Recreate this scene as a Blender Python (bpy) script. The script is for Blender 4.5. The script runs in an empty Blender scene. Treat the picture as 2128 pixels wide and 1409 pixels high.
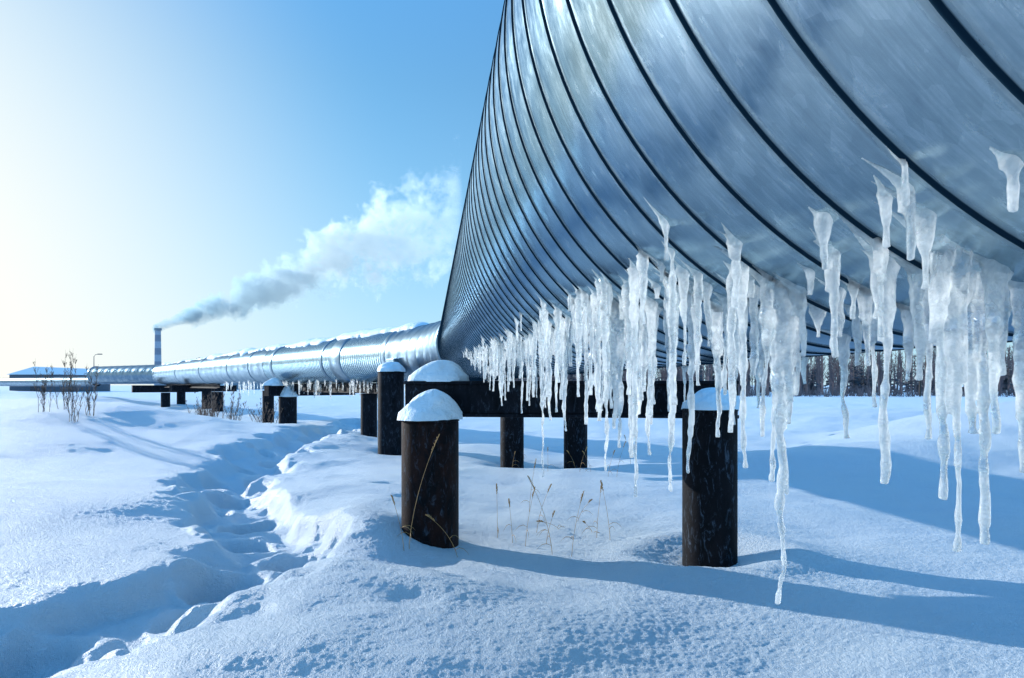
import bpy, bmesh, math, random
import numpy as np
from mathutils import Vector, Matrix
random.seed(7); rng=np.random.RandomState(7)
scene=bpy.context.scene
COL=scene.collection
EYE=1.35
F=1419.0
# ------------------------------------------------------------------ noise
perm=rng.permutation(256); perm=np.concatenate([perm,perm,perm])
gang=rng.rand(256)*2*np.pi; GX=np.cos(gang); GY=np.sin(gang)
def pn(x,y):
    x=np.asarray(x,float); y=np.asarray(y,float)
    xi=np.floor(x).astype(int); yi=np.floor(y).astype(int)
    xf=x-xi; yf=y-yi
    u=xf*xf*xf*(xf*(xf*6-15)+10); v=yf*yf*yf*(yf*(yf*6-15)+10)
    def g(ix,iy,fx,fy):
        h=perm[perm[ix&255]+(iy&255)]
        return GX[h]*fx+GY[h]*fy
    a=g(xi,yi,xf,yf); b=g(xi+1,yi,xf-1,yf); c=g(xi,yi+1,xf,yf-1); d=g(xi+1,yi+1,xf-1,yf-1)
    return (a+(b-a)*u)*(1-v)+(c+(d-c)*u)*v
def fbm(x,y,o=4,p=.5):
    s=0;a=1;f=1
    for i in range(o):
        s=s+a*pn(x*f+i*17.3,y*f+i*9.1); a*=p; f*=2.03
    return s
# ------------------------------------------------------------------ node helpers
def newmat(name):
    m=bpy.data.materials.new(name); m.use_nodes=True
    nt=m.node_tree; b=nt.nodes['Principled BSDF']
    return m,nt,b
def noise(nt,vec,scale,detail=4,rough=.5,dist=0):
    n=nt.nodes.new('ShaderNodeTexNoise'); n.inputs['Scale'].default_value=scale
    n.inputs['Detail'].default_value=detail; n.inputs['Roughness'].default_value=rough
    n.inputs['Distortion'].default_value=dist
    if vec is not None: nt.links.new(vec,n.inputs['Vector'])
    return n.outputs['Fac']
def ramp(nt,fac,stops):
    r=nt.nodes.new('ShaderNodeValToRGB'); nt.links.new(fac,r.inputs[0])
    e=r.color_ramp.elements
    while len(e)<len(stops): e.new(.5)
    for i,(p,c) in enumerate(stops):
        e[i].position=p; e[i].color=(c[0],c[1],c[2],1) if hasattr(c,'__len__') else (c,c,c,1)
    return r.outputs[0]
def math_(nt,op,a,b=None,clamp=False):
    n=nt.nodes.new('ShaderNodeMath'); n.operation=op; n.use_clamp=clamp
    for i,v in enumerate((a,b)):
        if v is None: continue
        if isinstance(v,(int,float)): n.inputs[i].default_value=v
        else: nt.links.new(v,n.inputs[i])
    return n.outputs[0]
def mixc(nt,fac,a,b,mode='MIX'):
    n=nt.nodes.new('ShaderNodeMix'); n.data_type='RGBA'; n.blend_type=mode
    if isinstance(fac,(int,float)): n.inputs[0].default_value=fac
    else: nt.links.new(fac,n.inputs[0])
    for i,v in ((6,a),(7,b)):
        if hasattr(v,'__len__'): n.inputs[i].default_value=(v[0],v[1],v[2],1)
        else: nt.links.new(v,n.inputs[i])
    return n.outputs[2]
def bump(nt,b,h,strength,dist):
    n=nt.nodes.new('ShaderNodeBump'); n.inputs['Strength'].default_value=strength; n.inputs['Distance'].default_value=dist
    nt.links.new(h,n.inputs['Height']); nt.links.new(n.outputs[0],b.inputs['Normal']); return n
def objc(nt):
    return nt.nodes.new('ShaderNodeTexCoord').outputs['Object']
def mapping(nt,vec,sc):
    m=nt.nodes.new('ShaderNodeMapping'); m.inputs['Scale'].default_value=sc; nt.links.new(vec,m.inputs['Vector']); return m.outputs[0]
# ------------------------------------------------------------------ materials
def m_snow():
    m,nt,b=newmat('snow'); c=objc(nt)
    n1=noise(nt,c,.9,4); 
    col=ramp(nt,n1,[(.3,(.77,.90,1.0)),(.7,(.83,.94,1.0))])
    nt.links.new(col,b.inputs['Base Color'])
    b.inputs['Roughness'].default_value=.42
    b.inputs['Specular IOR Level'].default_value=.5
    f1=noise(nt,c,34,4,.8); f2=noise(nt,c,95,3,.8)
    h=math_(nt,'ADD',math_(nt,'MULTIPLY',f1,.75),math_(nt,'MULTIPLY',f2,.5))
    bump(nt,b,h,1.0,.048)
    return m
def m_snowcap():
    m,nt,b=newmat('snow_cap'); c=objc(nt)
    b.inputs['Base Color'].default_value=(.81,.93,1.0,1); b.inputs['Roughness'].default_value=.6
    bump(nt,b,noise(nt,c,22,5,.6),.7,.03)
    return m
def m_metal(name='galvanised_metal',base=1.22):
    m,nt,b=newmat(name); c=objc(nt)
    at=nt.nodes.new('ShaderNodeAttribute'); at.attribute_name='puv'; pv=at.outputs['Vector']
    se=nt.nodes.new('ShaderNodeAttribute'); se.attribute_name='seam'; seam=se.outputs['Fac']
    big=noise(nt,c,2.0,5,.6,.3); sp=noise(nt,mapping(nt,pv,(14,7,1)),2.6,6,.7,.3)
    st=noise(nt,mapping(nt,pv,(220,3.0,1)),1.0,3,.6)
    vo=nt.nodes.new('ShaderNodeTexVoronoi'); vo.inputs['Scale'].default_value=60; nt.links.new(mapping(nt,pv,(1.2,.8,1)),vo.inputs['Vector'])
    vs=nt.nodes.new('ShaderNodeSeparateColor'); nt.links.new(vo.outputs['Color'],vs.inputs[0])
    mixv=math_(nt,'ADD',math_(nt,'MULTIPLY',big,.22),math_(nt,'ADD',math_(nt,'MULTIPLY',sp,.40),math_(nt,'ADD',math_(nt,'MULTIPLY',st,.30),math_(nt,'MULTIPLY',vs.outputs[0],.08))))
    col=ramp(nt,mixv,[(.34,tuple(base*x for x in (.19,.255,.30))),(.5,tuple(base*x for x in (.25,.335,.385))),(.68,tuple(base*x for x in (.40,.49,.54)))])
    col=mixc(nt,seam,col,(.008,.024,.042))  # seam shade painted in as a near-black base colour
    nt.links.new(col,b.inputs['Base Color'])
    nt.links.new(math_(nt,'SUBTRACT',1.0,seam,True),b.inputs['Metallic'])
    b.inputs['Specular Tint'].default_value=(.5,.65,.78,1); b.inputs['Specular IOR Level'].default_value=0.0
    ro=ramp(nt,sp,[(.34,.18),(.66,.29)])
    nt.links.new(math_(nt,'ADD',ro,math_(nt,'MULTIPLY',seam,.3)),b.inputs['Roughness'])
    h=math_(nt,'ADD',math_(nt,'MULTIPLY',sp,.30),math_(nt,'MULTIPLY',st,.05))
    bump(nt,b,h,.09,.006)
    return m
def m_smoothmetal():
    m,nt,b=newmat('sheet_metal_band'); c=objc(nt)
    n=noise(nt,c,5,4); nt.links.new(ramp(nt,n,[(.3,(.18,.25,.31)),(.7,(.30,.38,.44))]),b.inputs['Base Color'])
    b.inputs['Metallic'].default_value=1; b.inputs['Roughness'].default_value=.32; b.inputs['Specular Tint'].default_value=(.5,.6,.7,1)
    bump(nt,b,n,.2,.01); return m
def m_ice():
    m,nt,b=newmat('ice'); c=objc(nt)
    big=noise(nt,c,20,4,.6,.4)
    col=ramp(nt,big,[(.35,(.87,.965,1)),(.65,(.98,.995,1))])
    nt.links.new(col,b.inputs['Base Color'])
    nt.links.new(ramp(nt,big,[(.38,.98),(.62,.55)]),b.inputs['Transmission Weight'])
    b.inputs['Roughness'].default_value=.04; b.inputs['IOR'].default_value=1.31
    h=math_(nt,'ADD',noise(nt,c,90,4,.6),math_(nt,'MULTIPLY',noise(nt,c,30,2),1.2))
    bp=bump(nt,b,h,.7,.006)
    tr=nt.nodes.new('ShaderNodeBsdfTranslucent'); tr.inputs['Color'].default_value=(.97,.995,1,1)
    nt.links.new(bp.outputs[0],tr.inputs['Normal'])
    mx=nt.nodes.new('ShaderNodeMixShader'); nt.links.new(ramp(nt,big,[(.38,.13),(.62,.58)]),mx.inputs[0])
    nt.links.new(b.outputs[0],mx.inputs[1]); nt.links.new(tr.outputs[0],mx.inputs[2])
    nt.links.new(mx.outputs[0],nt.nodes['Material Output'].inputs[0])
    return m
def m_steel(name,c1,c2,frost=.5):
    m,nt,b=newmat(name); c=objc(nt)
    n=noise(nt,mapping(nt,c,(3,3,1.6)),2.5,6,.65,.5)
    col=ramp(nt,n,[(.38,c1),(.58,c2)])
    fr=ramp(nt,noise(nt,mapping(nt,c,(14,14,5)),1.6,6,.75,1),[(.54,0),(.72,frost)])
    col=mixc(nt,fr,col,(.16,.22,.30))
    nt.links.new(col,b.inputs['Base Color']); b.inputs['Roughness'].default_value=.65; b.inputs['Specular IOR Level'].default_value=.1
    bump(nt,b,noise(nt,c,40,5,.7),.5,.006); return m
def m_flat(name,col,rough=.7,var=.25,scale=6,metal=0,bs=.2):
    m,nt,b=newmat(name); c=objc(nt)
    n=noise(nt,c,scale,4)
    nt.links.new(ramp(nt,n,[(.3,tuple(x*(1-var) for x in col)),(.7,tuple(min(1,x*(1+var)) for x in col))]),b.inputs['Base Color'])
    b.inputs['Roughness'].default_value=rough; b.inputs['Metallic'].default_value=metal
    bump(nt,b,n,bs,.02); return m
SNOW=m_snow(); CAP=m_snowcap(); METAL=m_metal(); BAND=m_smoothmetal(); ICE=m_ice()
RUST=m_steel('rusty_black_steel',(.003,.004,.006),(.007,.007,.010))
RUST2=m_steel('brown_rust_steel',(.003,.004,.006),(.024,.010,.008),.3)
BLACK=m_steel('black_steel',(.003,.005,.008),(.010,.012,.018),.3)
STRAW=m_flat('dry_straw',(.40,.24,.09)); TWIG=m_flat('dry_twig',(.10,.065,.05))
# ------------------------------------------------------------------ object helpers
def put(name,me,mat=None,parent=None,**props):
    o=bpy.data.objects.new(name,me); COL.objects.link(o)
    if mat and me and len(me.materials)==0: me.materials.append(mat)
    if parent: o.parent=parent
    for k,v in props.items(): o[k]=v
    return o
def mesh(name,verts,faces,smooth=True,recalc=False):
    me=bpy.data.meshes.new(name); me.from_pydata([tuple(map(float,v)) for v in verts],[],faces); 
    if recalc:
        bm=bmesh.new(); bm.from_mesh(me); bmesh.ops.recalc_face_normals(bm,faces=bm.faces); bm.to_mesh(me); bm.free()
    if smooth: me.polygons.foreach_set('use_smooth',[True]*len(me.polygons))
    me.update(); return me
def fastmesh(name,V,Q,smooth=True):
    me=bpy.data.meshes.new(name); nv=len(V); nf=len(Q)
    me.vertices.add(nv); me.vertices.foreach_set('co',np.asarray(V,np.float32).ravel())
    me.loops.add(nf*4); me.loops.foreach_set('vertex_index',np.asarray(Q,np.int32).ravel())
    me.polygons.add(nf); me.polygons.foreach_set('loop_start',np.arange(0,nf*4,4,dtype=np.int32))
    me.polygons.foreach_set('loop_total',np.full(nf,4,dtype=np.int32))
    if smooth: me.polygons.foreach_set('use_smooth',np.ones(nf,dtype=bool))
    me.update(calc_edges=True); return me
def empty(name,loc=(0,0,0),**props):
    o=bpy.data.objects.new(name,None); o.location=loc; o.empty_display_size=.2; COL.objects.link(o)
    for k,v in props.items(): o[k]=v
    return o
def tube(path,rad,n=8,jit=None):
    V=[];Fc=[]
    L=len(path)
    up=Vector((0.13,1,0.07)).normalized()
    for i,p in enumerate(path):
        t=(path[min(i+1,L-1)]-path[max(i-1,0)])
        if t.length<1e-9: t=Vector((0,0,-1))
        t.normalize()
        a=t.cross(up)
        if a.length<.1: a=t.cross(Vector((1,0,0)))
        a.normalize(); b=t.cross(a)
        for k in range(n):
            th=2*math.pi*k/n
            r=rad[i]
            if jit: r*=jit(i,th)
            V.append(p+a*(r*math.cos(th))+b*(r*math.sin(th)))
    for i in range(L-1):
        for k in range(n):
            k2=(k+1)%n
            Fc.append((i*n+k,i*n+k2,(i+1)*n+k2,(i+1)*n+k))
    Fc.append(tuple(range(n-1,-1,-1))); Fc.append(tuple((L-1)*n+k for k in range(n)))
    return V,Fc
class MB:
    def __init__(s): s.v=[]; s.f=[]
    def add(s,V,Fc):
        o=len(s.v); s.v+=list(V); s.f+=[tuple(i+o for i in f) for f in Fc]
    def box(s,c,d,rz=0):
        V=[]
        for x in(-1,1):
            for y in(-1,1):
                for z in(-1,1):
                    px,py=x*d[0]/2,y*d[1]/2
                    V.append((c[0]+px*math.cos(rz)-py*math.sin(rz),c[1]+px*math.sin(rz)+py*math.cos(rz),c[2]+z*d[2]/2))
        s.add(V,[(0,1,3,2),(4,6,7,5),(0,4,5,1),(2,3,7,6),(0,2,6,4),(1,5,7,3)])
    def mesh(s,name,smooth=False,recalc=True): return mesh(name,s.v,s.f,smooth,recalc)
# ------------------------------------------------------------------ terrain
trail=[(-5.4,1.6),(-4.0,2.5),(-3.1,3.05),(-2.55,3.5),(-2.25,3.95),(-2.0,4.45),(-1.85,5.04),(-2.15,5.99),(-3.05,7.4),(-3.9,9.3),(-4.3,11.5),(-4.6,14.5),(-4.7,18.2),(-5.5,24)]
def catmull(P,n):
    out=[]
    for i in range(len(P)-1):
        p0=np.array(P[max(i-1,0)]);p1=np.array(P[i]);p2=np.array(P[i+1]);p3=np.array(P[min(i+2,len(P)-1)])
        for k in range(n):
            t=k/n
            out.append(.5*((2*p1)+(-p0+p2)*t+(2*p0-5*p1+4*p2-p3)*t*t+(-p0+3*p1-3*p2+p3)*t**3))
    out.append(np.array(P[-1])); return np.array(out)
TR=catmull(trail,8)
rt=random.Random(11)
steps=[]
acc=0; nxt=.3; side=1
for i in range(len(TR)-1):
    seg=TR[i+1]-TR[i]; L=np.hypot(*seg); acc+=L
    if acc>nxt and TR[i][1]<20:
        d=seg/L; steps.append((TR[i][0]+d[1]*.18*side+rt.uniform(-.07,.07),TR[i][1]-d[0]*.18*side+rt.uniform(-.07,.07),rt.uniform(.12,.21),rt.uniform(.15,.24))); side*=-1; nxt=acc+rt.uniform(.45,.75)
pits=[(-.55,3.72,.025),(-.35,4.2,.025),(-1.55,8.4,.05),(-1.2,7.6,.05),(-2.2,9.6,.05)]+[(2.4+.62*i+.2*(i%2),9.5+.75*i-.2*(i%2),.08) for i in range(14)]
wells=[(-.69,5.78,.05),(1.52,5.25,.09),(0,11.6,.1),(1.1,11.6,.1),(-2.43,13.7,.1),(-3.52,16.8,.1)]
def H(X,Y):
    X=np.atleast_1d(np.asarray(X,float)); Y=np.atleast_1d(np.asarray(Y,float))
    D=np.sqrt(X*X+Y*Y)
    fade=1/(1+(D/70)**2)
    h=.16*fbm(X*.16+3,Y*.16+1,3)*fade*1.5 + .045*fbm(X*.7,Y*.7,3)*fade
    h+= .011*fbm(X*1.3+Y*.5+7,Y*3.6,3)*np.clip(1-D/40,0,1)
    grain=np.clip(.7+.6*fbm(X*.5+3,Y*.5+8,2),.55,1.0)
    h+= .0062*grain*fbm(X*17,Y*17,3,.75)*np.clip(1-D/22,0,1)
    h-= .15*(1-fade)
    def g(cx,cy,sx,sy,a): return a*np.exp(-((X-cx)/sx)**2-((Y-cy)/sy)**2)
    h+=g(-10.8,14.5,5.0,4.6,.95)+g(-5.0,6.2,2.0,2.8,.26)+g(-38,46,13,6,1.1)
    h+=g(11.5,13.5,4.6,3.4,1.15)+g(5.5,10.5,3,1.6,.20)+g(-1.3,6.2,.75,.9,.16)+g(-1.1,5.55,.35,.45,.10)
    h+=g(-.85,4.15,.85,.48,.20)+g(14,26,8,5,.5)+g(-.5,3.5,1.5,.7,.12)+g(-1.4,9,1.2,2,.16)
    h+=.05*np.exp(-((np.hypot(X-1.52,Y-5.25)-.62)/.22)**2)
    m=(Y<26)&(Y>0)&(X<1)&(X>-9)
    idx=np.nonzero(m)[0]
    x=X[idx];y=Y[idx]; best=np.full(len(x),1e9); al=np.zeros(len(x)); sg=np.zeros(len(x)); acc=0
    for i in range(len(TR)-1):
        a=TR[i];b=TR[i+1];ab=b-a;L=np.hypot(*ab)
        t=np.clip(((x-a[0])*ab[0]+(y-a[1])*ab[1])/(L*L),0,1)
        dx=x-a[0]-t*ab[0];dy=y-a[1]-t*ab[1]; d=np.hypot(dx,dy)
        k=d<best; best=np.where(k,d,best); al=np.where(k,acc+t*L,al); sg=np.where(k,np.sign(dx*ab[1]-dy*ab[0]),sg); acc+=L
    wn=fbm(x*1.3,y*1.3,3)*.36+fbm(x*6,y*6,2)*.025
    d=best+wn
    w=.42+.16*np.exp(-((y-3.9)/1.0)**2)
    prof=1/(1+np.exp((d-w)/(.05+.07*np.clip(fbm(x*.8+9,y*.8,2)+.25,0,1))))
    dep=.22+.12*fbm(x*1.4+4,y*1.4,3)
    dd=d-(w+.22)
    berm=np.exp(-(dd/np.where(dd>0,.75,.2))**2)*(.05+.09*np.clip(fbm(x*.9+5,y*.9,2)+.2,0,1))*np.where(sg>0,1.0,.3)
    chunk=.018*np.abs(fbm(x*3.5,y*3.5,4))*np.exp(-((d-w)/.4)**2)
    bank=.10*(.5+.5*np.tanh(-sg*best/.25))*np.exp(-best/3)
    h[idx]+= -dep*prof+berm+chunk+bank
    for px,py,dp,rr_ in steps:
        k=(np.abs(X-px)<.8)&(np.abs(Y-py)<.8); xs=X[k];ys=Y[k]
        q=np.hypot(xs-px,ys-py)+.12*fbm(xs*3+px,ys*3,3)
        h[k]+=-dp/(1+np.exp((q-rr_)/.035))+.25*dp*np.exp(-((q-rr_-.11)/.08)**2)
    for i,(px,py,dp) in enumerate(pits):
        k=(np.abs(X-px)<.6)&(np.abs(Y-py)<.6); xs=X[k];ys=Y[k]
        q=((xs-px)/.14)**2+((ys-py)/.10)**2+pn(xs*6+i,ys*6)*.9
        h[k]-=dp*np.exp(-np.clip(q,0,9)**1.2)
    for px,py,a in wells:
        q=np.hypot(X-px,Y-py); h-=a*np.exp(-(q/.42)**2)
    return h
def hz(x,y): return float(H(x,y)[0])
Ys=np.concatenate([np.linspace(-14,2.3,40)[:-1], np.exp(np.linspace(math.log(2.3),math.log(9),680))[:-1], np.exp(np.linspace(math.log(9),math.log(45),380)), np.exp(np.linspace(math.log(46),math.log(2500),90))])
us=np.concatenate([np.linspace(-2.0,-.85,130)[:-1],np.linspace(-.85,.85,980),np.linspace(.85,2.0,130)[1:]])
W=np.sqrt(Ys*Ys+5)
XX=us[None,:]*W[:,None]; YY=np.repeat(Ys[:,None],len(us),1)
ZZ=H(XX.ravel(),YY.ravel())
V=np.stack([XX.ravel(),YY.ravel(),ZZ],1)
nr,nc=XX.shape
a=(np.arange(nr-1)[:,None]*nc+np.arange(nc-1)[None,:]).ravel()
Q=np.stack([a,a+1,a+nc+1,a+nc],1)
put('snow_ground',fastmesh('snow_ground',V,Q),SNOW,kind='structure',label='deep wind-rippled snow field with a trodden trail',category='snow ground')
# ------------------------------------------------------------------ pipes
K1=-0.1226; K2=-0.72; R=.60; AXZ=EYE+.66; FIL=2.5
def dirn(k): 
    l=math.hypot(k,1); return (k/l,1/l)
J=np.array([-.895,13.42]); d1=np.array(dirn(K1)); d2=np.array(dirn(K2))
def line_fun(p,d,z=AXZ):
    def f(S): return p[0]+d[0]*S, p[1]+d[1]*S, np.full_like(S,d[0]),np.full_like(S,d[1]),np.full_like(S,z)
    return f
def sweep(name,cf,s0,s1,R,pitch,nth,fs,prof,seamf):
    nf=len(fs); n=int(math.ceil((s1-s0)/pitch))+1
    ks=np.repeat(np.arange(-1,n),nf)+np.tile(fs,n+1)
    th=2*np.pi*np.arange(nth)/nth
    S=np.clip(s0+pitch*ks[:,None]+pitch*th[None,:]/(2*np.pi),s0,s1)
    fr=np.tile(fs,n+1)
    rr=R+prof(fr)[:,None]+0*S
    x,y,tx,ty,z=cf(S)
    T=th[None,:]+0*S
    px=x+ty*rr*np.cos(T); py=y-tx*rr*np.cos(T); pz=z+rr*np.sin(T)
    V=np.stack([px.ravel(),py.ravel(),pz.ravel()],1)
    rows=len(ks)
    r=np.arange(rows-1)[:,None]; j=np.arange(nth-1)[None,:]
    a=(r*nth+j).ravel(); Q=[np.stack([a,a+1,a+nth+1,a+nth],1)]
    r=np.arange(rows-nf-1); a=r*nth+nth-1; b=(r+nf)*nth
    Q.append(np.stack([a,b,b+nth,a+nth],1))
    Q=np.concatenate(Q)
    A=V[Q]; ok=np.linalg.norm(np.cross(A[:,2]-A[:,0],A[:,3]-A[:,1]),axis=1)>1e-10
    Q=Q[ok]
    me=fastmesh(name,V,Q[:,::-1])
    at=me.attributes.new('puv','FLOAT_VECTOR','POINT')
    P=np.stack([(S-pitch*T/(2*np.pi)).ravel(),(T*R).ravel(),np.zeros(S.size)],1); at.data.foreach_set('vector',P.astype(np.float32).ravel())
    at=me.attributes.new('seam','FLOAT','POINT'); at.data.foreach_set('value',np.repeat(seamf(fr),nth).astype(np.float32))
    return me
fsN=np.array([0,.008,.016,.023,.034,.12,.30,.50,.70,.88,.966,.977,.984,.992])
def profN(f):
    p=.0017*np.sin(np.pi*f)
    g=np.interp(f,[0,.008,.016,.023,.034,.966,.977,.984,.992,1],[.0036,.0034,.0026,.0004,0,0,.0004,.0026,.0034,.0036])
    return p+g
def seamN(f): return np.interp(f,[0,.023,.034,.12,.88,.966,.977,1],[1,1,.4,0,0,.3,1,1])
pipeline=empty('pipeline',(1.48,-6,0),label='long silvery spiral-wrapped pipeline bending away across snow',category='pipeline')
def child(o,p):
    o.parent=p; o.matrix_parent_inverse=Matrix.Translation(-p.location) ; return o
nearp=np.array([.75,0.0])-d1*6.0
Lnear=np.dot(J-nearp,d1)-FIL
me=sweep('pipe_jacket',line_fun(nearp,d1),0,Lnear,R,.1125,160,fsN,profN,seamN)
child(put('pipe_jacket',me,METAL,label='spiral-seamed galvanised jacket with shade painted dark into its seams'),pipeline)
def elbow_fun(p0,da,db,L):
    a0=math.atan2(da[0],da[1]);a1=math.atan2(db[0],db[1])
    rad=L/(a1-a0)
    def f(S):
        a=a0+(a1-a0)*S/L
        x=p0[0]+rad*(-np.cos(a)+math.cos(a0)); y=p0[1]+rad*(np.sin(a)-math.sin(a0))
        return x,y,np.sin(a),np.cos(a),np.full_like(S,AXZ)
    return f
pe=J-d1*FIL; ang=math.atan2(d2[0],d2[1])-math.atan2(d1[0],d1[1])
rad=FIL/math.tan(abs(ang)/2); Larc=rad*abs(ang)
ef=elbow_fun(pe,d1,d2,Larc)
fsE=np.array([0,.04,.08,.3,.6,.92])
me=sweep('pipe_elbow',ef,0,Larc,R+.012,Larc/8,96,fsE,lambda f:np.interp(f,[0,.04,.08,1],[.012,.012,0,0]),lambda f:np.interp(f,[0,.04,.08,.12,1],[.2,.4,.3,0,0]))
EL=m_smoothmetal(); EL.name='elbow_sheet_metal'
child(put('pipe_elbow',me,EL,label='smooth sheet-metal elbow wrap'),pipeline)
farp=J+d2*FIL
def sfar(Y): return (Y-farp[1])/d2[1]
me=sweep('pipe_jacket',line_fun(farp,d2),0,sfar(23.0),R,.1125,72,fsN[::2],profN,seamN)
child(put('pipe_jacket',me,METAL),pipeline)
fs2=np.array([0,.01,.02,.03,.5,.97])
p2=lambda f:np.interp(f,[0,.01,.02,.03,1],[.008,.008,-.003,0,0]); s2=lambda f:np.interp(f,[0,.01,.02,.03,1],[.2,.8,.8,0,0])
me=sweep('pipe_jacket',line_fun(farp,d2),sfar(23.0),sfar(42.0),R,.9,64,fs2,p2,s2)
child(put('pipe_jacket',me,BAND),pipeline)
e3=farp+d2*sfar(42.0); d3=np.array(dirn(-1.45))
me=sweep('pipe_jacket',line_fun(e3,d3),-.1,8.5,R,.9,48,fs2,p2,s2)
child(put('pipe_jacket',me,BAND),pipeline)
e4=e3+d3*8.5
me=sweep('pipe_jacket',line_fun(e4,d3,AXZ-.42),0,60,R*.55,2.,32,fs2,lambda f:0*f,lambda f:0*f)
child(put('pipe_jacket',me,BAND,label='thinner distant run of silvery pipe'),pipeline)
def collar(cf,s,w,Rc,mat=BAND,closed=False):
    th=np.linspace(0,2*np.pi,65)[:-1]
    V=[];Qs=[]
    prof=[(-w/2,-.03),(-w/2,.012),(-w/2+.02,.022),(0,.02),(w/2-.02,.022),(w/2,.012),(w/2,-.03)]
    if closed: prof=[(-w/2,-Rc+.01)]+prof+[(w/2,-Rc+.01)]
    for ds,dr in prof:
        x,y,tx,ty,z=cf(np.full_like(th,s+ds)); rr=Rc+dr
        V.append(np.stack([x+ty*rr*np.cos(th),y-tx*rr*np.cos(th),z+rr*np.sin(th)],1))
    V=np.concatenate(V)
    for i in range(len(prof)-1):
        for k in range(64):
            k2=(k+1)%64; Qs.append((i*64+k,(i+1)*64+k,(i+1)*64+k2,i*64+k2))
    me=fastmesh('pipe_collar',V,np.array(Qs))
    return child(put('pipe_collar',me,mat),pipeline)
cfar=line_fun(farp,d2)
for Y,w in ((17.8,.7),(18.6,.1),(22.3,.25),(24.5,.12),(27,.12),(31.3,.5),(36,.3),(41.8,.5)): collar(cfar,sfar(Y),w,R)
collar(line_fun(nearp,d1),Lnear-.02,.20,R+.01); collar(cfar,.02,.22,R)
collar(line_fun(e3,d3),8.5,.10,R+.01,BAND,True)
mb=MB(); xx_,yy_,tx_,ty_,_z=ef(np.array([Larc*.86])); c=np.array([xx_[0],yy_[0]]); tt=np.array([tx_[0],ty_[0]]); nrm=np.array([-tt[1],tt[0]])
mb.box((c[0]+nrm[0]*.6,c[1]+nrm[1]*.6,AXZ-.28),(.42,.26,.36),math.atan2(-nrm[0],nrm[1]))
me=mb.mesh('valve_box'); o=child(put('valve_box',me,BAND),pipeline); bv=o.modifiers.new('b','BEVEL'); bv.width=.02; bv.segments=2
def pipe_snow(cf,s0,s1,Rc,thick,seed,hi0=116):
    ns=int((s1-s0)/.07); nt=26
    S=np.linspace(s0,s1,ns)
    V=[]
    lo=math.radians(48)+.22*fbm(S*.8+seed,S*0+1.5,3); hi=math.radians(hi0)+.40*fbm(S*.9+seed,S*0+7.7,5,.6)
    env=np.clip((S-s0)/.5,0,1)*np.clip((s1-S)/.8,0,1); env=np.sqrt(env)
    tk=thick*(1+1.1*fbm(S*.45+seed,S*0+3.3,3))*env
    for j in range(nt+1):
        u=j/nt; th=lo+(hi-lo)*u
        b=np.sin(np.pi*u)**.45 if 0<u<1 else 0
        rr=Rc-.01+b*(tk+.03*fbm(S*2+seed,S*0+u*4,3)*env)
        if j in(0,nt): rr=Rc-.02+0*S
        x,y,tx,ty,z=cf(S)
        V.append(np.stack([x+ty*rr*np.cos(th),y-tx*rr*np.cos(th),z+rr*np.sin(th)],1))
    V=np.concatenate(V); Qs=[]
    for j in range(nt):
        a=j*ns+np.arange(ns-1); Qs.append(np.stack([a,a+1,a+ns+1,a+ns],1))
    return fastmesh('snow_blanket',V,np.concatenate(Qs))
put('snow_blanket',pipe_snow(cfar,-.9,sfar(31),R+.02,.10,2.,120),CAP,label='lumpy snow blanket lying along the top of the pipe',category='snow')
put('snow_blanket',pipe_snow(cfar,sfar(31.5),sfar(41.5),R+.01,.06,9.,112),CAP,label='thin patchy snow layer on top of the distant pipe',category='snow')
# ------------------------------------------------------------------ posts & beams
def post_mesh(x,y,r,z0,z1,seed):
    n=48; prof=[(r,z0),(r,z0+.4*(z1-z0)),(r,z1-.03),(r-.004,z1-.026),(r-.004,z1-.02),(r+.006,z1-.018),(r+.006,z1-.003),(r,z1),(0.001,z1)]
    V=[];Fc=[]
    for i,(rr,z) in enumerate(prof):
        for k in range(n):
            th=2*math.pi*k/n; V.append((x+rr*math.cos(th),y+rr*math.sin(th),z))
    for i in range(len(prof)-1):
        for k in range(n):
            k2=(k+1)%n; Fc.append((i*n+k,i*n+k2,(i+1)*n+k2,(i+1)*n+k))
    return mesh('support_post',V,Fc,True,False)
def cap_mesh(x,y,rx,ry,z,h,rz=0,peak=1.3,seed=0):
    n=48;m=16; V=[];Fc=[]
    for i in range(m+1):
        t=i/m
        for k in range(n):
            th=2*math.pi*k/n
            bul=1.03 if i<2 else 1
            nz=float(fbm(np.array([math.cos(th)*1.0+seed]),np.array([math.sin(th)*1.0+t*1.5]),3)[0])
            q=(1-t**1.15)*(1+.24*nz)*(bul)
            hh=h*(1-(1-t)**(peak+.25)) if i>0 else -.006
            px=rx*q*math.cos(th);py=ry*q*math.sin(th)
            px+=.20*rx*t*(1-.3*t); 
            V.append((x+px*math.cos(rz)-py*math.sin(rz),y+px*math.sin(rz)+py*math.cos(rz),z+hh*(1+.45*nz*(1-t))+(.03 if i>0 else 0)))
    for i in range(m):
        for k in range(n):
            k2=(k+1)%n; Fc.append((i*n+k,i*n+k2,(i+1)*n+k2,(i+1)*n+k))
    return mesh('snow_heap',V,Fc,True,True)
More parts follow.
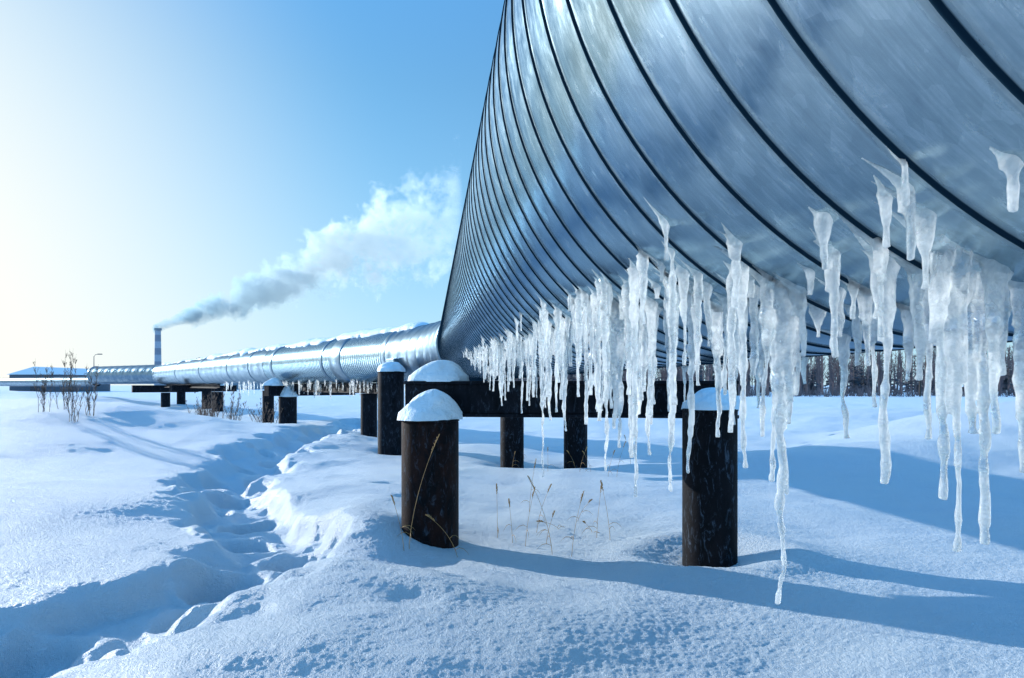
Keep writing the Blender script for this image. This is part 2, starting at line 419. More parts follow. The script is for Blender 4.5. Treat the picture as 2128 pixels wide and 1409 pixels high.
def support(lbl,posts,beam,capd):
    e=empty('pipe_support',(posts[0][0],posts[0][1],hz(posts[0][0],posts[0][1])-.1),label=lbl,category='pipe support',group='steel supports under the pipeline')
    for (x,y,r,z1,mat) in posts:
        me=post_mesh(x,y,r,hz(x,y)-.5,z1,0)
        child(put('support_post',me,mat),e)
        bm=bmesh.new(); bm.from_mesh(me)
        for ed in bm.edges:
            if len(ed.link_faces)==2 and ed.calc_face_angle()>.6: ed.smooth=False
        bm.to_mesh(me); bm.free()
    if beam:
        (xa,ya),(xb,yb),zb,zt,wd=beam
        L=math.hypot(xb-xa,yb-ya); rz=math.atan2(yb-ya,xb-xa); cx,cy=(xa+xb)/2,(ya+yb)/2
        mb=MB(); fl=.03; hgt=zt-zb
        mb.box((cx,cy,(zt+zb)/2),(L,wd*.86,hgt-2*fl),rz)
        mb.box((cx,cy,zt-fl/2),(L+.01,wd,fl),rz); mb.box((cx,cy,zb+fl/2),(L+.012,wd,fl),rz)
        o=child(put('cross_beam',mb.mesh('cross_beam'),BLACK),e); b=o.modifiers.new('b','BEVEL'); b.width=.006; b.segments=2
    for c in capd:
        put('snow_heap',cap_mesh(*c),CAP,label='peaked white snow heap resting on a steel support',category='snow heap',group='snow heaps on the supports')
support('rusty dark steel double-post support with snow caps',
  [(-.69,5.76,.24,1.065,RUST2),(1.52,5.25,.205,1.17,RUST)],((-.93,6.16),(1.9,5.82),1.07,1.385,.30),
  [(-.69,5.74,.245,.245,1.065,.22,0,1.35,1),(1.54,5.25,.215,.215,1.17,.13,0,1.6,5),(-.66,6.13,.27,.155,1.385,.16,-.12,1.4,9)])
support('dark round steel posts standing in snow under a beam',
  [(0.0,11.6,.2,1.07,RUST),(1.08,11.6,.2,1.07,RUST)],((-1.45,11.75),(1.4,11.6),1.07,1.385,.28),[])
support('tall dark steel post with rounded snow cap beside pipe',
  [(-2.43,13.7,.26,1.62,BLACK),(-3.52,16.8,.2,1.14,BLACK)],None,[(-2.43,13.7,.27,.27,1.62,.16,0,2.2,3)])
support('squat dark posts with pointed snow cap below the pipe',
  [(-7.16,21.8,.28,.98,BLACK),(-8.75,24.5,.2,1.15,BLACK)],((-7.7,21.4),(-5.6,24),1.0,1.33,.3),[(-7.16,21.8,.30,.30,.98,.34,0,1.3,4),(-7.55,21.6,.3,.2,1.33,.22,0,1.6,6)])
support('low dark steel posts carrying the distant pipe',
  [(-15.1,35,.28,1.0,BLACK),(-17,38,.25,1.0,BLACK)],((-17.2,34.4),(-15.2,37.5),1.0,1.33,.3),[(-15.1,35,.3,.3,1.33,.2,0,1.5,5)])
support('low dark steel posts carrying the distant pipe',
  [(-20.3,40,.25,.9,BLACK),(-20.6,42.5,.25,.9,BLACK)],((-22.6,40.6),(-19.8,43.0),.9,1.33,.3),[])
def girder(Ya,Yb,zb,zt,lbl):
    a=farp+d2*sfar(Ya); b=farp+d2*sfar(Yb); L=math.hypot(*(b-a)); rz=math.atan2(b[1]-a[1],b[0]-a[0]); c=(a+b)/2
    mb=MB(); fl=.03
    mb.box((c[0],c[1],(zt+zb)/2),(L,.03,zt-zb-2*fl),rz); mb.box((c[0],c[1],zt-fl/2),(L,.24,fl),rz); mb.box((c[0],c[1],zb+fl/2),(L,.24,fl),rz)
    put('steel_girder',mb.mesh('steel_girder'),BLACK,label=lbl,category='girder',group='girders under the pipeline')
girder(16.3,22.0,1.14,1.40,'black steel girder under the pipe between posts')
girder(30,41,1.20,1.40,'black steel girder under the distant pipe')
# ------------------------------------------------------------------ icicles
AX=Vector((.75,0,AXZ)); AD=Vector((d1[0],d1[1],0)); AN=Vector((d1[1],-d1[0],0))
def hit(sx,sz):
    """where a sight line of these slopes from the survey point meets the pipe"""
    o=Vector((0,0,EYE)); d=Vector((sx,1,sz))
    w=o-AX
    a=d-AD*d.dot(AD); b=w-AD*w.dot(AD)
    A=a.dot(a);B=2*a.dot(b);C=b.dot(b)-R*R; D=B*B-4*A*C
    if D<0: D=0
    t=(-B-math.sqrt(D))/(2*A); p=o+d*t
    s=(p-AX).dot(AD); q=p-AX-AD*s
    return s, math.atan2(-q.dot(AN),-q.z), t
def surf(s,phi,off=0):
    return AX+AD*s+AN*(-math.sin(phi)*(R+off))+Vector((0,0,-math.cos(phi)*(R+off)))
def ice_strand(mb,s,phi0,phi1,L,w,rnd,n=10,fine=.007,flow=True):
    path=[];rad=[]
    drift=rnd.uniform(-.015,.015)
    m=max(4,int((phi0-phi1)*R/.010))
    for i in range(m):
        t=i/m; ph=phi0+(phi1-phi0)*t
        rr=w*(.10+.65*t**1.6)*rnd.uniform(.9,1.1)+.0012
        path.append(surf(s+drift*(t-1)+.003*math.sin(i*.7+drift*300),ph,-rr*.45*(1-t)+.12*w*t)); rad.append(rr)
    base=surf(s,phi1,.12*w); k=max(8,int(L/fine))
    vx=rnd.uniform(-.02,.02); vy=rnd.uniform(-.02,.02)
    flare=rnd.uniform(.35,.75); tp=rnd.uniform(.65,1.0); o1=rnd.uniform(0,99)
    ar=np.arange(k+1)*L/k
    ns=fbm(ar*44+o1,np.full(k+1,3.3),3); nb=fbm(ar*13+o1,np.full(k+1,8.3),2)
    bx=fbm(ar*16+o1,np.full(k+1,1.3),3); by=fbm(ar*16+o1,np.full(k+1,5.9),3)
    for i in range(k+1):
        t=i/k; z=L*t
        r=w*(.46*(1-t)**tp+flare*math.exp(-t*8))*1.0+.0026
        r*=1+.75*ns[i]+.45*nb[i]
        r=max(r,.0024)
        if t>.96: r=max(r,.0038)
        path.append(base+Vector((vx*z+bx[i]*w*.5*min(1,z*30),vy*z+by[i]*w*.5*min(1,z*30),-z))); rad.append(r)
    a1,a2=rnd.uniform(0,6),rnd.uniform(0,6)
    jit=lambda i,th:1+.18*math.sin(2*th+a1+i*.13)+.12*math.sin(3*th+a2-i*.31)
    V,Fc=tube(path,rad,n,jit); mb.add(V,Fc)
    if flow and L>.15:
        for q in range(int(L/.10)):
            i0=m+rnd.randint(2,int(k*.75)); p=path[i0]; r=rad[i0]; a=rnd.uniform(0,6.28); d=Vector((math.cos(a),math.sin(a),0))*r*.7
            l_=rnd.uniform(.01,.035)
            V,Fc=tube([p+Vector((0,0,.012)),p+d*.9,p+d*1.15+Vector((0,0,-l_*.6)),p+d*1.2+Vector((0,0,-l_))],[r*.5,r*.55,r*.35,.002],8); mb.add(V,Fc)
GI='icicles hanging from the pipe'
def icicle(strands,lbl,voxel=.0032,seed=0,rich=True):
    rnd=random.Random(seed); mb=MB()
    for (s,p0,p1,L,w) in strands:
        ice_strand(mb,s,p0,p1,L,w,rnd,flow=rich)
        if rich:
            for q in range(4):
                ice_strand(mb,s+rnd.uniform(-.8,.8)*w,p1+rnd.uniform(.03,.07),p1+rnd.uniform(-.01,.015),L*rnd.uniform(.08,.45),w*rnd.uniform(.35,.55),rnd,flow=False)
    me=mesh('icicle',mb.v,mb.f,True,True)
    c=Vector(mb.v[0]); me.transform(Matrix.Translation(-c))
    o=put('icicle',me,ICE,label=lbl,category='icicle',group=GI); o.location=c
    if voxel:
        r=o.modifiers.new('r','REMESH'); r.mode='VOXEL'; r.voxel_size=voxel; r.use_smooth_shade=True
        sm_=o.modifiers.new('s','SMOOTH'); sm_.factor=.5; sm_.iterations=1
    return o
def from_view(px,py,tip,wpx,up=.12):
    s,phi,t=hit((px-1064)/F,(800-py)/F)
    scale=F/t
    return (s,phi+up,phi,(tip-py)/scale,wpx/scale/2)
majors=[
 ('thick cloudy icicle curtain with three long knobbly tips',[(1955,500,1035,36,.14),(1985,520,1142,38,.12),(2040,560,1130,32,.10),(1970,520,860,26,.1),(2012,550,900,26,.05),(1925,440,600,30,.12),(1890,390,540,32,.10),(2000,535,720,38,.06)]),
 ('cloudy lumpy icicle fused to the pipe seam',[(2068,550,900,28,.10),(2085,560,780,26,.08)]),
 ('cloudy lumpy icicle fused to the pipe seam',[(2122,590,980,32,.10)]),
 ('long slender icicle with a wandering stem',[(1845,540,1005,32,.12),(1832,505,700,26,.10)]),
 ('short icicle with a blobby clear root',[(1732,520,742,26,.10)]),
 ('stubby clear blob-shaped icicle hanging free',[(1840,400,515,26,.05)]),
 ('broad tapering icicle with ragged edge',[(1908,560,790,30,.10),(1930,585,912,28,.1)]),
 ('thin clear icicle with rounded tip',[(1802,605,760,22,.08),(1815,615,846,22,.08)]),
 ('very long icicle hanging from a broad ice curtain',[(1595,580,800,40,.08),(1628,600,1252,42,.08),(1655,620,820,34,.08),(1612,600,1000,32,.06),(1640,610,880,32,.05),(1665,600,740,32,.08),(1630,595,720,42,.05)]),
 ('small clear teardrop-shaped icicle',[(1685,560,612,18,.04)]),
 ('leaning lumpy icicle with two prongs',[(1530,500,640,30,.06),(1542,545,800,26,.08)]),
 ('slender icicle ending below its neighbours',[(1530,600,760,26,.08),(1542,615,972,24,.08)]),
 ('slender icicle with hooked tip',[(1582,640,906,24,.08)]),
 ('long narrow icicle with rippled sides',[(1400,590,1022,24,.08),(1392,575,700,24,.08)]),
 ('narrow rippled icicle with thick shoulder',[(1440,610,984,28,.08),(1450,595,800,26,.08)]),
 ('narrow rippled clear icicle',[(1492,640,908,26,.08),(1486,632,760,24,.08)]),
 ('broad icicle group with several prongs',[(1276,630,890,28,.08),(1266,635,978,22,.08),(1290,638,930,26,.08)]),
 ('long thin icicle with straight stem',[(1327,640,1032,24,.08),(1333,645,860,22,.05)]),
 ('long thin icicle with straight stem',[(1352,630,946,24,.08),(1360,635,840,22,.08)]),
 ('thin rippled icicle tapering to point',[(1240,650,850,24,.08)]),
 ('thin rippled icicle tapering to point',[(1172,690,896,18,.06),(1168,688,830,18,.08)]),
 ('thin long icicle with needle tip',[(1128,735,992,12,.03)]),
 ('short stub of clear ice high on the pipe',[(2105,330,440,32,.05)]),
 ('thin rippled clear icicle',[(1890,640,792,22,.08)]),
 ('thin rippled clear icicle',[(1420,560,760,20,.06)]),
 ('thin clear icicle beside an ice curtain',[(1700,640,700,20,.08)]),
 ('thin clear icicle beside an ice curtain',[(1508,620,820,22,.08)]),
 ('thin clear icicle beside an ice curtain',[(1470,590,720,20,.06)]),
 ('thin clear icicle beside an ice curtain',[(1775,590,664,16,.05)]),
 ('thin clear icicle beside an ice curtain',[(1965,640,860,22,.06)]),
 ('cloudy ice drip running along a pipe seam',[(1880,330,430,26,.04)]),
 ('short icicle with a blobby clear root',[(1712,450,560,26,.05)]),
 ('slender clear icicle beside an ice curtain',[(1745,600,700,22,.08)]),
 ('slender clear icicle beside an ice curtain',[(1780,640,760,22,.08)]),
]
for i,(lbl,st) in enumerate(majors):
    strands=[]
    for q in st:
        s_,ph0,ph1,L_,w_=from_view(*q[:4]); strands.append((s_,ph1+q[4],ph1,L_,w_))
    rich=len(st)>1 or i in(2,4)
    icicle(strands,lbl,.0021 if i<12 else .0028,100+i,rich)
rnd=random.Random(5)
for i in range(215):
    s=.95*math.exp(rnd.random()**.66*math.log(5.8/.95))
    phi=math.radians(33+ (s/5.5)*10 + rnd.gauss(0,3.6))
    L=rnd.choice([.03,.05,.08,.12,.18,.26])*rnd.uniform(.8,1.2); 
    if s>3.4: L*=max(.25,1-(s-3.4)*.33)
    w=rnd.uniform(.0045,.009)*(.8+L*2)*(1+.10*max(0,s-2))
    icicle([(s,phi+rnd.uniform(.03,.08),phi,L,w)],'slim clear icicle under the silvery pipe',None,500+i,False)
for i in range(22):
    s=rnd.uniform(1.0,4.5); phi=math.radians(rnd.uniform(-10,25))
    icicle([(s,phi+.06,phi,rnd.uniform(.06,.22),rnd.uniform(.007,.011))],'slim clear icicle under the silvery pipe',None,800+i,False)
base=[]
for i in range(4):
    mb=MB(); r_=random.Random(i); Lr=.18+.07*i
    path=[Vector((r_.uniform(-.004,.004),r_.uniform(-.004,.004),.03-Lr*k/14)) for k in range(15)]; rad_=[.022*(1-k/15)**.7+.003 for k in range(15)]
    V_,F_=tube(path,rad_,7); base.append(mesh('icicle',V_,F_,True,True))
for i in range(110):
    Y=15.3+13.6*rnd.random()**1.5; a=farp+d2*sfar(Y); side=rnd.uniform(-.32,.0)
    n_=np.array([d2[1],-d2[0]]); 
    o=put('icicle',base[i%4],ICE,label='tiny icicle under the distant pipe',category='small icicle',group='small icicles under the far pipe')
    o.location=(a[0]+n_[0]*side,a[1]+n_[1]*side,AXZ-math.sqrt(R*R-side*side)+.01); k=rnd.uniform(.8,1.6); o.scale=(k,k,k*rnd.uniform(.7,1.3))
# ------------------------------------------------------------------ vegetation
def stalk(x,y,h,lean,seed,head=True,z=None):
    r_=random.Random(seed); mb=MB(); z=hz(x,y)-.03
    pts=[];n=14
    for i in range(n+1):
        t=i/n; pts.append(Vector((x+lean[0]*t**1.6,y+lean[1]*t**1.6,z+h*t-.25*(abs(lean[0])*t**3))))
    V_,F_=tube(pts,[.0024*(1-.6*i/n) for i in range(n+1)],5); mb.add(V_,F_)
    if head:
        for k in range(36):
            t=.82+.18*k/36; i=min(int(t*n),n-1); p=pts[i].lerp(pts[i+1],t*n-i)
            a=r_.uniform(0,6.28); L=.011+.009*math.sin((t-.82)/.18*3.14)
            d=Vector((math.cos(a)*.5,math.sin(a)*.5,1)).normalized()
            V_,F_=tube([p,p+d*L*.5,p+d*L],[.001,.0026,.0005],4); mb.add(V_,F_)
    for k in range(2):
        t=r_.uniform(.15,.5); i=int(t*n); p=pts[i]; a=r_.uniform(0,6.28); d=Vector((math.cos(a),math.sin(a),0))
        q=[p+d*(.12*u)+Vector((0,0,.10*u-.13*u*u)) for u in (0,.3,.6,.85,1)]
        V_,F_=tube(q,[.0014,.0026,.0022,.0014,.0005],3); mb.add(V_,F_)
    me=mb.mesh('dry_grass_stalk',True); c=Vector((x,y,z)); me.transform(Matrix.Translation(-c))
    o=put('dry_grass_stalk',me,STRAW,label='dry yellow grass stalk poking out of the snow',category='dry grass',group='dry grass stalks in the snow'); o.location=c
def wpt(px,py,zg=.0):
    Y=(EYE-zg)*F/(py-800); return (px-1064)/F*Y,Y
for i,(px,py,top,tx) in enumerate([(1034,1110,990,-2),(1065,1120,1018,-8),(1092,1125,990,20),(1148,1145,960,-52),(1115,1100,985,32),(1188,1150,1000,25),(1200,1080,1020,30),(1268,1115,980,-20),(1240,1110,985,10),(1165,1095,1060,-50),(1100,1060,940,14),(1232,1100,1065,-22),(1135,1120,1040,18)]):
    X,Y=wpt(px,py,.03); sc=F/Y
    stalk(X,Y,(py-top)/sc,(tx/sc,random.uniform(-.05,.05)),i+30)
stalk(-.80,5.30,.98,(.24,-.02),77); stalk(-.83,5.25,.48,(-.10,0),78); stalk(-.42,5.3,.42,(-.25,0),79)
for i in range(10):
    X=rnd.uniform(-.3,2.2); Y=rnd.uniform(9.5,13); stalk(X,Y,rnd.uniform(.3,.6),(rnd.uniform(-.15,.15),0),i+90)
def weed(x,y,h,spread,seed,nst,lbl,name='dry_weed'):
    r_=random.Random(seed); mb=MB(); z=hz(x,y)-.05
    for s_ in range(nst):
        a=r_.uniform(0,6.28); ln=r_.uniform(.05,spread); hh=h*r_.uniform(.45,1)
        p0=Vector((x+r_.gauss(0,spread*.3),y+r_.gauss(0,spread*.3),z)); n=7; pts=[]
        for i in range(n+1):
            t=i/n; pts.append(p0+Vector((math.cos(a)*ln*t,math.sin(a)*ln*t,hh*t))+Vector((r_.gauss(0,.01),r_.gauss(0,.01),0)))
        V_,F_=tube(pts,[.006*(1-.8*i/n) for i in range(n+1)],4); mb.add(V_,F_)
        for b in range(22):
            t=r_.uniform(.25,1); i=min(int(t*n),n-1); p=pts[i]; L=hh*.18*(1.2-t)*r_.uniform(.5,1.3)+.03; aa=r_.uniform(0,6.28)
            d=Vector((math.cos(aa)*.4,math.sin(aa)*.4,1)).normalized()
            V_,F_=tube([p,p+d*L*.6,p+d*L+Vector((0,0,.01))],[.0026,.0024,.001],3); mb.add(V_,F_)
            for q in range(2):
                u=r_.uniform(.4,1); V_,F_=tube([p+d*L*u,p+d*L*u+Vector((r_.uniform(-.02,.02),r_.uniform(-.02,.02),.025))],[.003,.0018],3); mb.add(V_,F_)
    me=mb.mesh(name,True); c=Vector((x,y,z)); me.transform(Matrix.Translation(-c))
    o=put(name,me,TWIG,label=lbl,category='dry weed',group='dry weeds in the snow'); o.location=c
for i,(px,Y,h) in enumerate([(88,13,1.15),(132,13.5,1.3),(148,12.6,1.5),(188,13.2,1.15)]):
    weed((px-1064)/F*Y,Y,h,.16,i,6,'tall brown dry weed standing on the snow bank')
for i,(X,Y,h) in enumerate([(-8.0,19.5,1.2),(-8.8,20,1.35),(-9.4,21,1.1),(-7.4,20.3,1.0),(-10,22,1.0)]):
    weed(X,Y,h,.45,i+20,14,'bare brown shrub in snow beside the posts','bare_shrub')
def forest():
    mb=MB(); r_=random.Random(3); mc=MB()
    for i in range(900):
        u=r_.uniform(-.08,1.0); Y=r_.uniform(95,165); X=u*Y; z=hz(X,Y)-.1
        if r_.random()<.22:
            h=r_.uniform(5,8.0)*Y/120; 
            mb.add(*tube([Vector((X,Y,z)),Vector((X,Y,z+h))],[.10,.02],4))
            for k in range(80):
                t=r_.uniform(.08,1); a=r_.uniform(0,6.28); L=(1-t)*h*.22*r_.uniform(.6,1.2)+.12
                p=Vector((X,Y,z+h*t)); d=Vector((math.cos(a),math.sin(a),-.25)); s_=Vector((-math.sin(a),math.cos(a),0))*L*.28+Vector((0,0,.12*L))
                mc.add([p,p+d*L*.6+s_,p+d*L,p+d*L*.6-s_],[(0,1,2,3)])
        else:
            h=r_.uniform(6.4,8.6)*Y/120; b=Vector((r_.uniform(-.3,.3),0,0))
            mb.add(*tube([Vector((X,Y,z)),Vector((X,Y,z+h*.5))+b*.3,Vector((X,Y,z+h))+b],[.12,.08,.02],4))
            for k in range(26):
                t=r_.uniform(.15,.97); a=r_.uniform(0,6.28); L=(1.1-t)*h*.25*r_.uniform(.5,1.2)
                p=Vector((X,Y,z+h*t))+b*t; d=Vector((math.cos(a)*.55,math.sin(a)*.55,.8))
                mb.add(*tube([p,p+d*L*.5,p+d*L+Vector((0,0,.1))],[.045,.032,.014],3))
                for q in range(2):
                    e=p+d*L*r_.uniform(.3,.8); mb.add(*tube([e,e+Vector((r_.uniform(-.4,.4),0,r_.uniform(.2,.6)))],[.024,.012],3))
    for i in range(700):
        u=r_.uniform(-.12,1.1); Y=r_.uniform(84,98); X=u*Y; z=hz(X,Y)-.05
        for k in range(7):
            mb.add(*tube([Vector((X+r_.uniform(-.3,.3),Y,z)),Vector((X+r_.uniform(-.6,.6),Y,z+r_.uniform(.5,1.6)))],[.03,.01],3))
    return mb,mc
mb,mc=forest()
FT=m_flat('hazy_winter_bark',(.17,.135,.14),.9,.4,.3); FC=m_flat('hazy_pine_needles',(.06,.075,.095),.9,.5,.3)  # distance haze is mixed into both tree colours
me=mesh('forest',mb.v+mc.v,mb.f+[tuple(i+len(mb.v) for i in f) for f in mc.f],False)
me.materials.append(FT); me.materials.append(FC)
mi=np.zeros(len(me.polygons),np.int32); mi[len(mb.f):]=1; me.polygons.foreach_set('material_index',mi)
put('forest',me,None,kind='stuff',label='distant leafless wood with dark conifers behind snow field',category='forest')
# ------------------------------------------------------------------ distant structures
def building(name,cx,cy,w,d,h,roofh,rz,lbl,col):
    e=empty(name,(cx,cy,hz(cx,cy)),label=lbl,category='building'); z=hz(cx,cy)-.5
    WM=m_flat('cladding_'+name,col,.8); RM=CAP; GM=m_flat('window_glass',(.03,.04,.06),.2)
    mb=MB(); mb.box((cx,cy,z+h/2),(w,d,h),0); child(put('wall',mb.mesh('wall'),WM),e)
    V_=[(cx-w/2-.4,cy-d/2-.4,z+h+.01),(cx+w/2+.4,cy-d/2-.4,z+h+.01),(cx+w/2+.4,cy+d/2+.4,z+h+.01),(cx-w/2-.4,cy+d/2+.4,z+h+.01),(cx,cy-d/2-.4,z+h+roofh),(cx,cy+d/2+.4,z+h+roofh)]
    child(put('roof',mesh('roof',V_,[(0,1,4),(2,3,5),(1,2,5,4),(3,0,4,5),(0,3,2,1)],False,True),RM),e)
    n=max(2,int(w/3.2))
    for i in range(n):
        x=cx-w/2+w*(i+.5)/n; mb=MB()
        if i==n//2: mb.box((x,cy-d/2-.03,z+1.7),(2,.06,2.6)); child(put('door',mb.mesh('door'),GM),e)
        else: mb.box((x,cy-d/2-.03,z+h*.62),(1.3,.06,.9)); child(put('window',mb.mesh('window'),GM),e)
building('warehouse',-102,155,11,18,4.2,1.7,0,'low grey warehouse with snow-covered gable roof',(.10,.12,.15))
building('industrial_hall',-100,230,30,20,6.0,1.6,0,'low pale industrial hall under snow roof',(.25,.29,.34))
SX,SY=-207.5,400.
stack=empty('smokestack',(SX,SY,0),label='tall pale chimney stack with faint darker bands',category='smokestack')
z0=-.5;ztop=34.6; nb=9; RED=m_flat('faded_red_paint',(.22,.25,.32),.8); WHT=m_flat('white_paint',(.36,.42,.50),.8)
V_=[];F_=[];n=24; mats=[]
for i in range(nb*2+1):
    t=i/(nb*2); r=2.1-.5*t
    for k in range(n): V_.append((SX+r*math.cos(2*math.pi*k/n),SY+r*math.sin(2*math.pi*k/n),z0+(ztop-z0)*t))
for i in range(nb*2):
    for k in range(n):
        k2=(k+1)%n; F_.append((i*n+k,i*n+k2,(i+1)*n+k2,(i+1)*n+k)); mats.append(i//2%2)
me=mesh('stack_shaft',V_,F_); me.materials.append(WHT); me.materials.append(RED); me.polygons.foreach_set('material_index',mats)
child(put('stack_shaft',me),stack)
V_=[];F_=[]
for i,(r,z) in enumerate([(1.6,ztop-1.4),(2.1,ztop-1.2),(2.1,ztop),(1.4,ztop),(1.4,ztop-1.5)]):
    for k in range(n): V_.append((SX+r*math.cos(2*math.pi*k/n),SY+r*math.sin(2*math.pi*k/n),z))
for i in range(4):
    for k in range(n): k2=(k+1)%n; F_.append((i*n+k,i*n+k2,(i+1)*n+k2,(i+1)*n+k))
child(put('stack_rim',mesh('stack_rim',V_,F_,False),RED),stack)
LM=m_flat('lamp_steel',(.12,.13,.15),.5,metal=.6)
for px,Y,top in ((195,120,736),(405,120,744),(498,150,758)):
    X=(px-1064)/F*Y; ht=EYE+(800-top)/F*Y; e=empty('street_lamp',(X,Y,hz(X,Y)),label='thin grey street lamp with short arm',category='street lamp',group='distant street lamps')
    z=hz(X,Y)
    V_,F_=tube([Vector((X,Y,z-.3)),Vector((X,Y,ht-.4)),Vector((X+.25,Y,ht-.08)),Vector((X+.8,Y,ht))],[.09,.06,.05,.04],8); child(put('lamp_pole',mesh('lamp_pole',V_,F_,True,True),LM),e)
    mb=MB(); mb.box((X+1.05,Y,ht),(.7,.3,.16)); child(put('lamp_head',mb.mesh('lamp_head'),LM),e)
PM=m_flat('pole_wood',(.06,.05,.045),.9)
for px,Y in ((1912,85),(1925,85)):
    X=(px-1064)/F*Y; z=hz(X,Y); mb=MB(); mb.add(*tube([Vector((X,Y,z-.3)),Vector((X,Y,z+5.6))],[.13,.1],8)); mb.box((X,Y,z+5.0),(1.2,.1,.1))
    put('utility_pole',mb.mesh('utility_pole'),PM,label='dark wooden utility pole at the edge of the wood',category='utility pole',group='utility poles')
# ------------------------------------------------------------------ plume
def plume(name,org,slope,Lx,r0,rk,dens,lbl,seed):
    n=20;m=18;V_=[];F_=[]
    for i in range(m+1):
        x=-2+(Lx+6)*i/m; r=(r0+rk*max(x,0))*2.1+1
        for k in range(n):
            th=2*math.pi*k/n; V_.append((x,r*math.cos(th),slope*x+r*math.sin(th)))
    for i in range(m):
        for k in range(n): k2=(k+1)%n; F_.append((i*n+k,i*n+k2,(i+1)*n+k2,(i+1)*n+k))
    F_.append(tuple(range(n))); F_.append(tuple(m*n+k for k in range(n)))
    me=mesh(name,V_,F_,False,True)
    m_=bpy.data.materials.new(name+'_vapour'); m_.use_nodes=True; nt=m_.node_tree; nt.nodes.clear()
    out=nt.nodes.new('ShaderNodeOutputMaterial'); pv=nt.nodes.new('ShaderNodeVolumePrincipled'); nt.links.new(pv.outputs[0],out.inputs['Volume'])
    tc=nt.nodes.new('ShaderNodeTexCoord').outputs['Object']; sp=nt.nodes.new('ShaderNodeSeparateXYZ'); nt.links.new(tc,sp.inputs[0])
    x,y,z=sp.outputs
    zz=math_(nt,'SUBTRACT',z,math_(nt,'MULTIPLY',x,slope))
    wob=math_(nt,'MULTIPLY',math_(nt,'SINE',math_(nt,'MULTIPLY',x,.07)),math_(nt,'MULTIPLY',x,.03)); zz=math_(nt,'SUBTRACT',zz,wob)
    dist=math_(nt,'SQRT',math_(nt,'ADD',math_(nt,'MULTIPLY',zz,zz),math_(nt,'MULTIPLY',y,y)))
    rr=math_(nt,'ADD',math_(nt,'MULTIPLY',math_(nt,'MAXIMUM',x,0.),rk),r0)
    q=math_(nt,'DIVIDE',dist,rr)
    ns=noise(nt,tc,.065,6,.6,.3); ns2=noise(nt,tc,.18,4,.6)
    grow=math_(nt,'ADD',math_(nt,'DIVIDE',x,30.),.22,True)
    f=math_(nt,'ADD',math_(nt,'SUBTRACT',1.0,q),math_(nt,'MULTIPLY',grow,math_(nt,'ADD',math_(nt,'MULTIPLY',math_(nt,'SUBTRACT',ns,.5),5.0),math_(nt,'MULTIPLY',math_(nt,'SUBTRACT',ns2,.5),2.4))))
    f=math_(nt,'MULTIPLY',f,4.0,True)
    g=math_(nt,'SUBTRACT',1.0,math_(nt,'DIVIDE',x,Lx),True); g=math_(nt,'POWER',g,.7)
    near=math_(nt,'ADD',1.0,math_(nt,'DIVIDE',32.0,math_(nt,'ADD',math_(nt,'MAXIMUM',x,0.),8.)))
    d=math_(nt,'MULTIPLY',math_(nt,'MULTIPLY',math_(nt,'MULTIPLY',f,g),near),dens)
    nt.links.new(d,pv.inputs['Density'])
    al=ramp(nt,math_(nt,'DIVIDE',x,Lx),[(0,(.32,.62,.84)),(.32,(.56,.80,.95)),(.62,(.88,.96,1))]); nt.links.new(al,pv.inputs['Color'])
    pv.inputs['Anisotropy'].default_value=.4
    pv.inputs['Emission Color'].default_value=(.55,.80,1,1); nt.links.new(math_(nt,'MULTIPLY',d,math_(nt,'ADD',.09,math_(nt,'DIVIDE',x,Lx*2.3))),pv.inputs['Emission Strength'])  # added glow stands in for light scattered repeatedly inside the steam
    o=put(name,me,m_,label=lbl,category='steam plume'); o.location=org; return o
plume('steam_plume',(SX,SY,ztop+.5),.38,178,2.9,.112,.14,'billowing white steam plume drifting from the chimney',1)
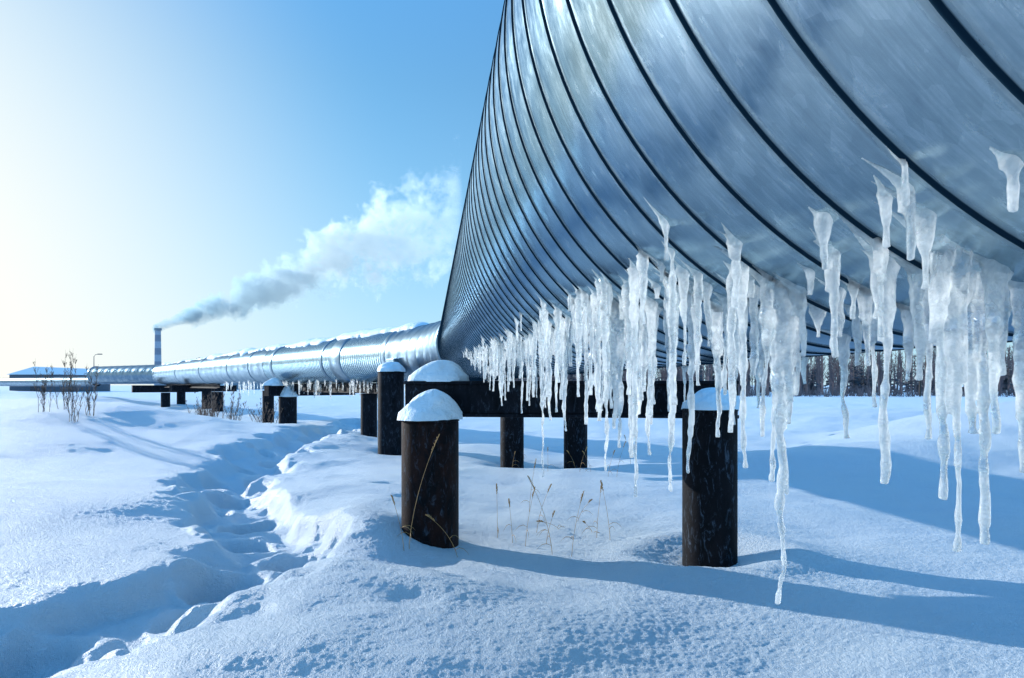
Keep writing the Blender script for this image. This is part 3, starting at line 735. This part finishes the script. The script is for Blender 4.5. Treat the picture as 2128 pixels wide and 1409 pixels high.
# ------------------------------------------------------------------ light, world, camera
el=math.radians(14.5); az=math.radians(-56)
sd=Vector((math.sin(az)*math.cos(el),math.cos(az)*math.cos(el),math.sin(el)))
sun=bpy.data.lights.new('sun','SUN'); sun.energy=5; sun.angle=math.radians(.5); sun.color=(1,.985,.95)
so=bpy.data.objects.new('sun',sun); COL.objects.link(so); so.rotation_euler=(-sd).to_track_quat('-Z','Y').to_euler(); so.location=(-20,20,20)
w=bpy.data.worlds.new('World'); scene.world=w; w.use_nodes=True; nt=w.node_tree
bg=nt.nodes['Background']; sky=nt.nodes.new('ShaderNodeTexSky'); sky.sky_type='NISHITA'; sky.sun_disc=False
sky.sun_elevation=el; sky.sun_rotation=az; sky.air_density=1.0; sky.dust_density=.8; sky.ozone_density=2.2; sky.altitude=100
sc=nt.nodes.new('ShaderNodeSeparateColor'); nt.links.new(sky.outputs[0],sc.inputs[0]); cc=nt.nodes.new('ShaderNodeCombineColor')
for i,(tint,kn) in enumerate(((.48,9.0),(1.46,10.),(2.25,13.))):
    v=math_(nt,'MULTIPLY',sc.outputs[i],tint)
    v=math_(nt,'DIVIDE',v,math_(nt,'ADD',1.0,math_(nt,'DIVIDE',v,kn)))
    nt.links.new(v,cc.inputs[i])
tcw=nt.nodes.new('ShaderNodeTexCoord').outputs['Generated']; sw=nt.nodes.new('ShaderNodeSeparateXYZ'); nt.links.new(tcw,sw.inputs[0])
e=math_(nt,'MAXIMUM',sw.outputs[2],0.)
zen_fill=math_(nt,'MULTIPLY',math_(nt,'SUBTRACT',e,.40),2.6,True)
col=mixc(nt,zen_fill,cc.outputs[0],(.85,3.3,7.4))  # zenith boosted blue above the view, added fill for the snow shadows
fac=math_(nt,'MULTIPLY',math_(nt,'POWER',2.718,math_(nt,'MULTIPLY',e,-4.8)),.80)
col=mixc(nt,fac,col,(4.4,6.0,7.0))
dp=nt.nodes.new('ShaderNodeVectorMath'); dp.operation='DOT_PRODUCT'; nt.links.new(tcw,dp.inputs[0]); dp.inputs[1].default_value=(math.sin(az),math.cos(az),.02)
glow=math_(nt,'MULTIPLY',math_(nt,'SUBTRACT',dp.outputs['Value'],.64),1/.33,True); glow=math_(nt,'POWER',glow,2.1)
col=mixc(nt,glow,col,(7.3,7.0,6.2))
nt.links.new(col,bg.inputs[0]); bg.inputs[1].default_value=.15
cam=bpy.data.cameras.new('camera'); co=bpy.data.objects.new('camera',cam); COL.objects.link(co)
co.location=(0,0,EYE); co.rotation_euler=(math.pi/2,0,0); cam.lens=24; cam.sensor_width=36; cam.shift_y=95.5/2128; cam.clip_start=.02; cam.clip_end=6000
scene.camera=co
scene.view_settings.view_transform='Standard'; scene.view_settings.look='None'; scene.view_settings.exposure=0
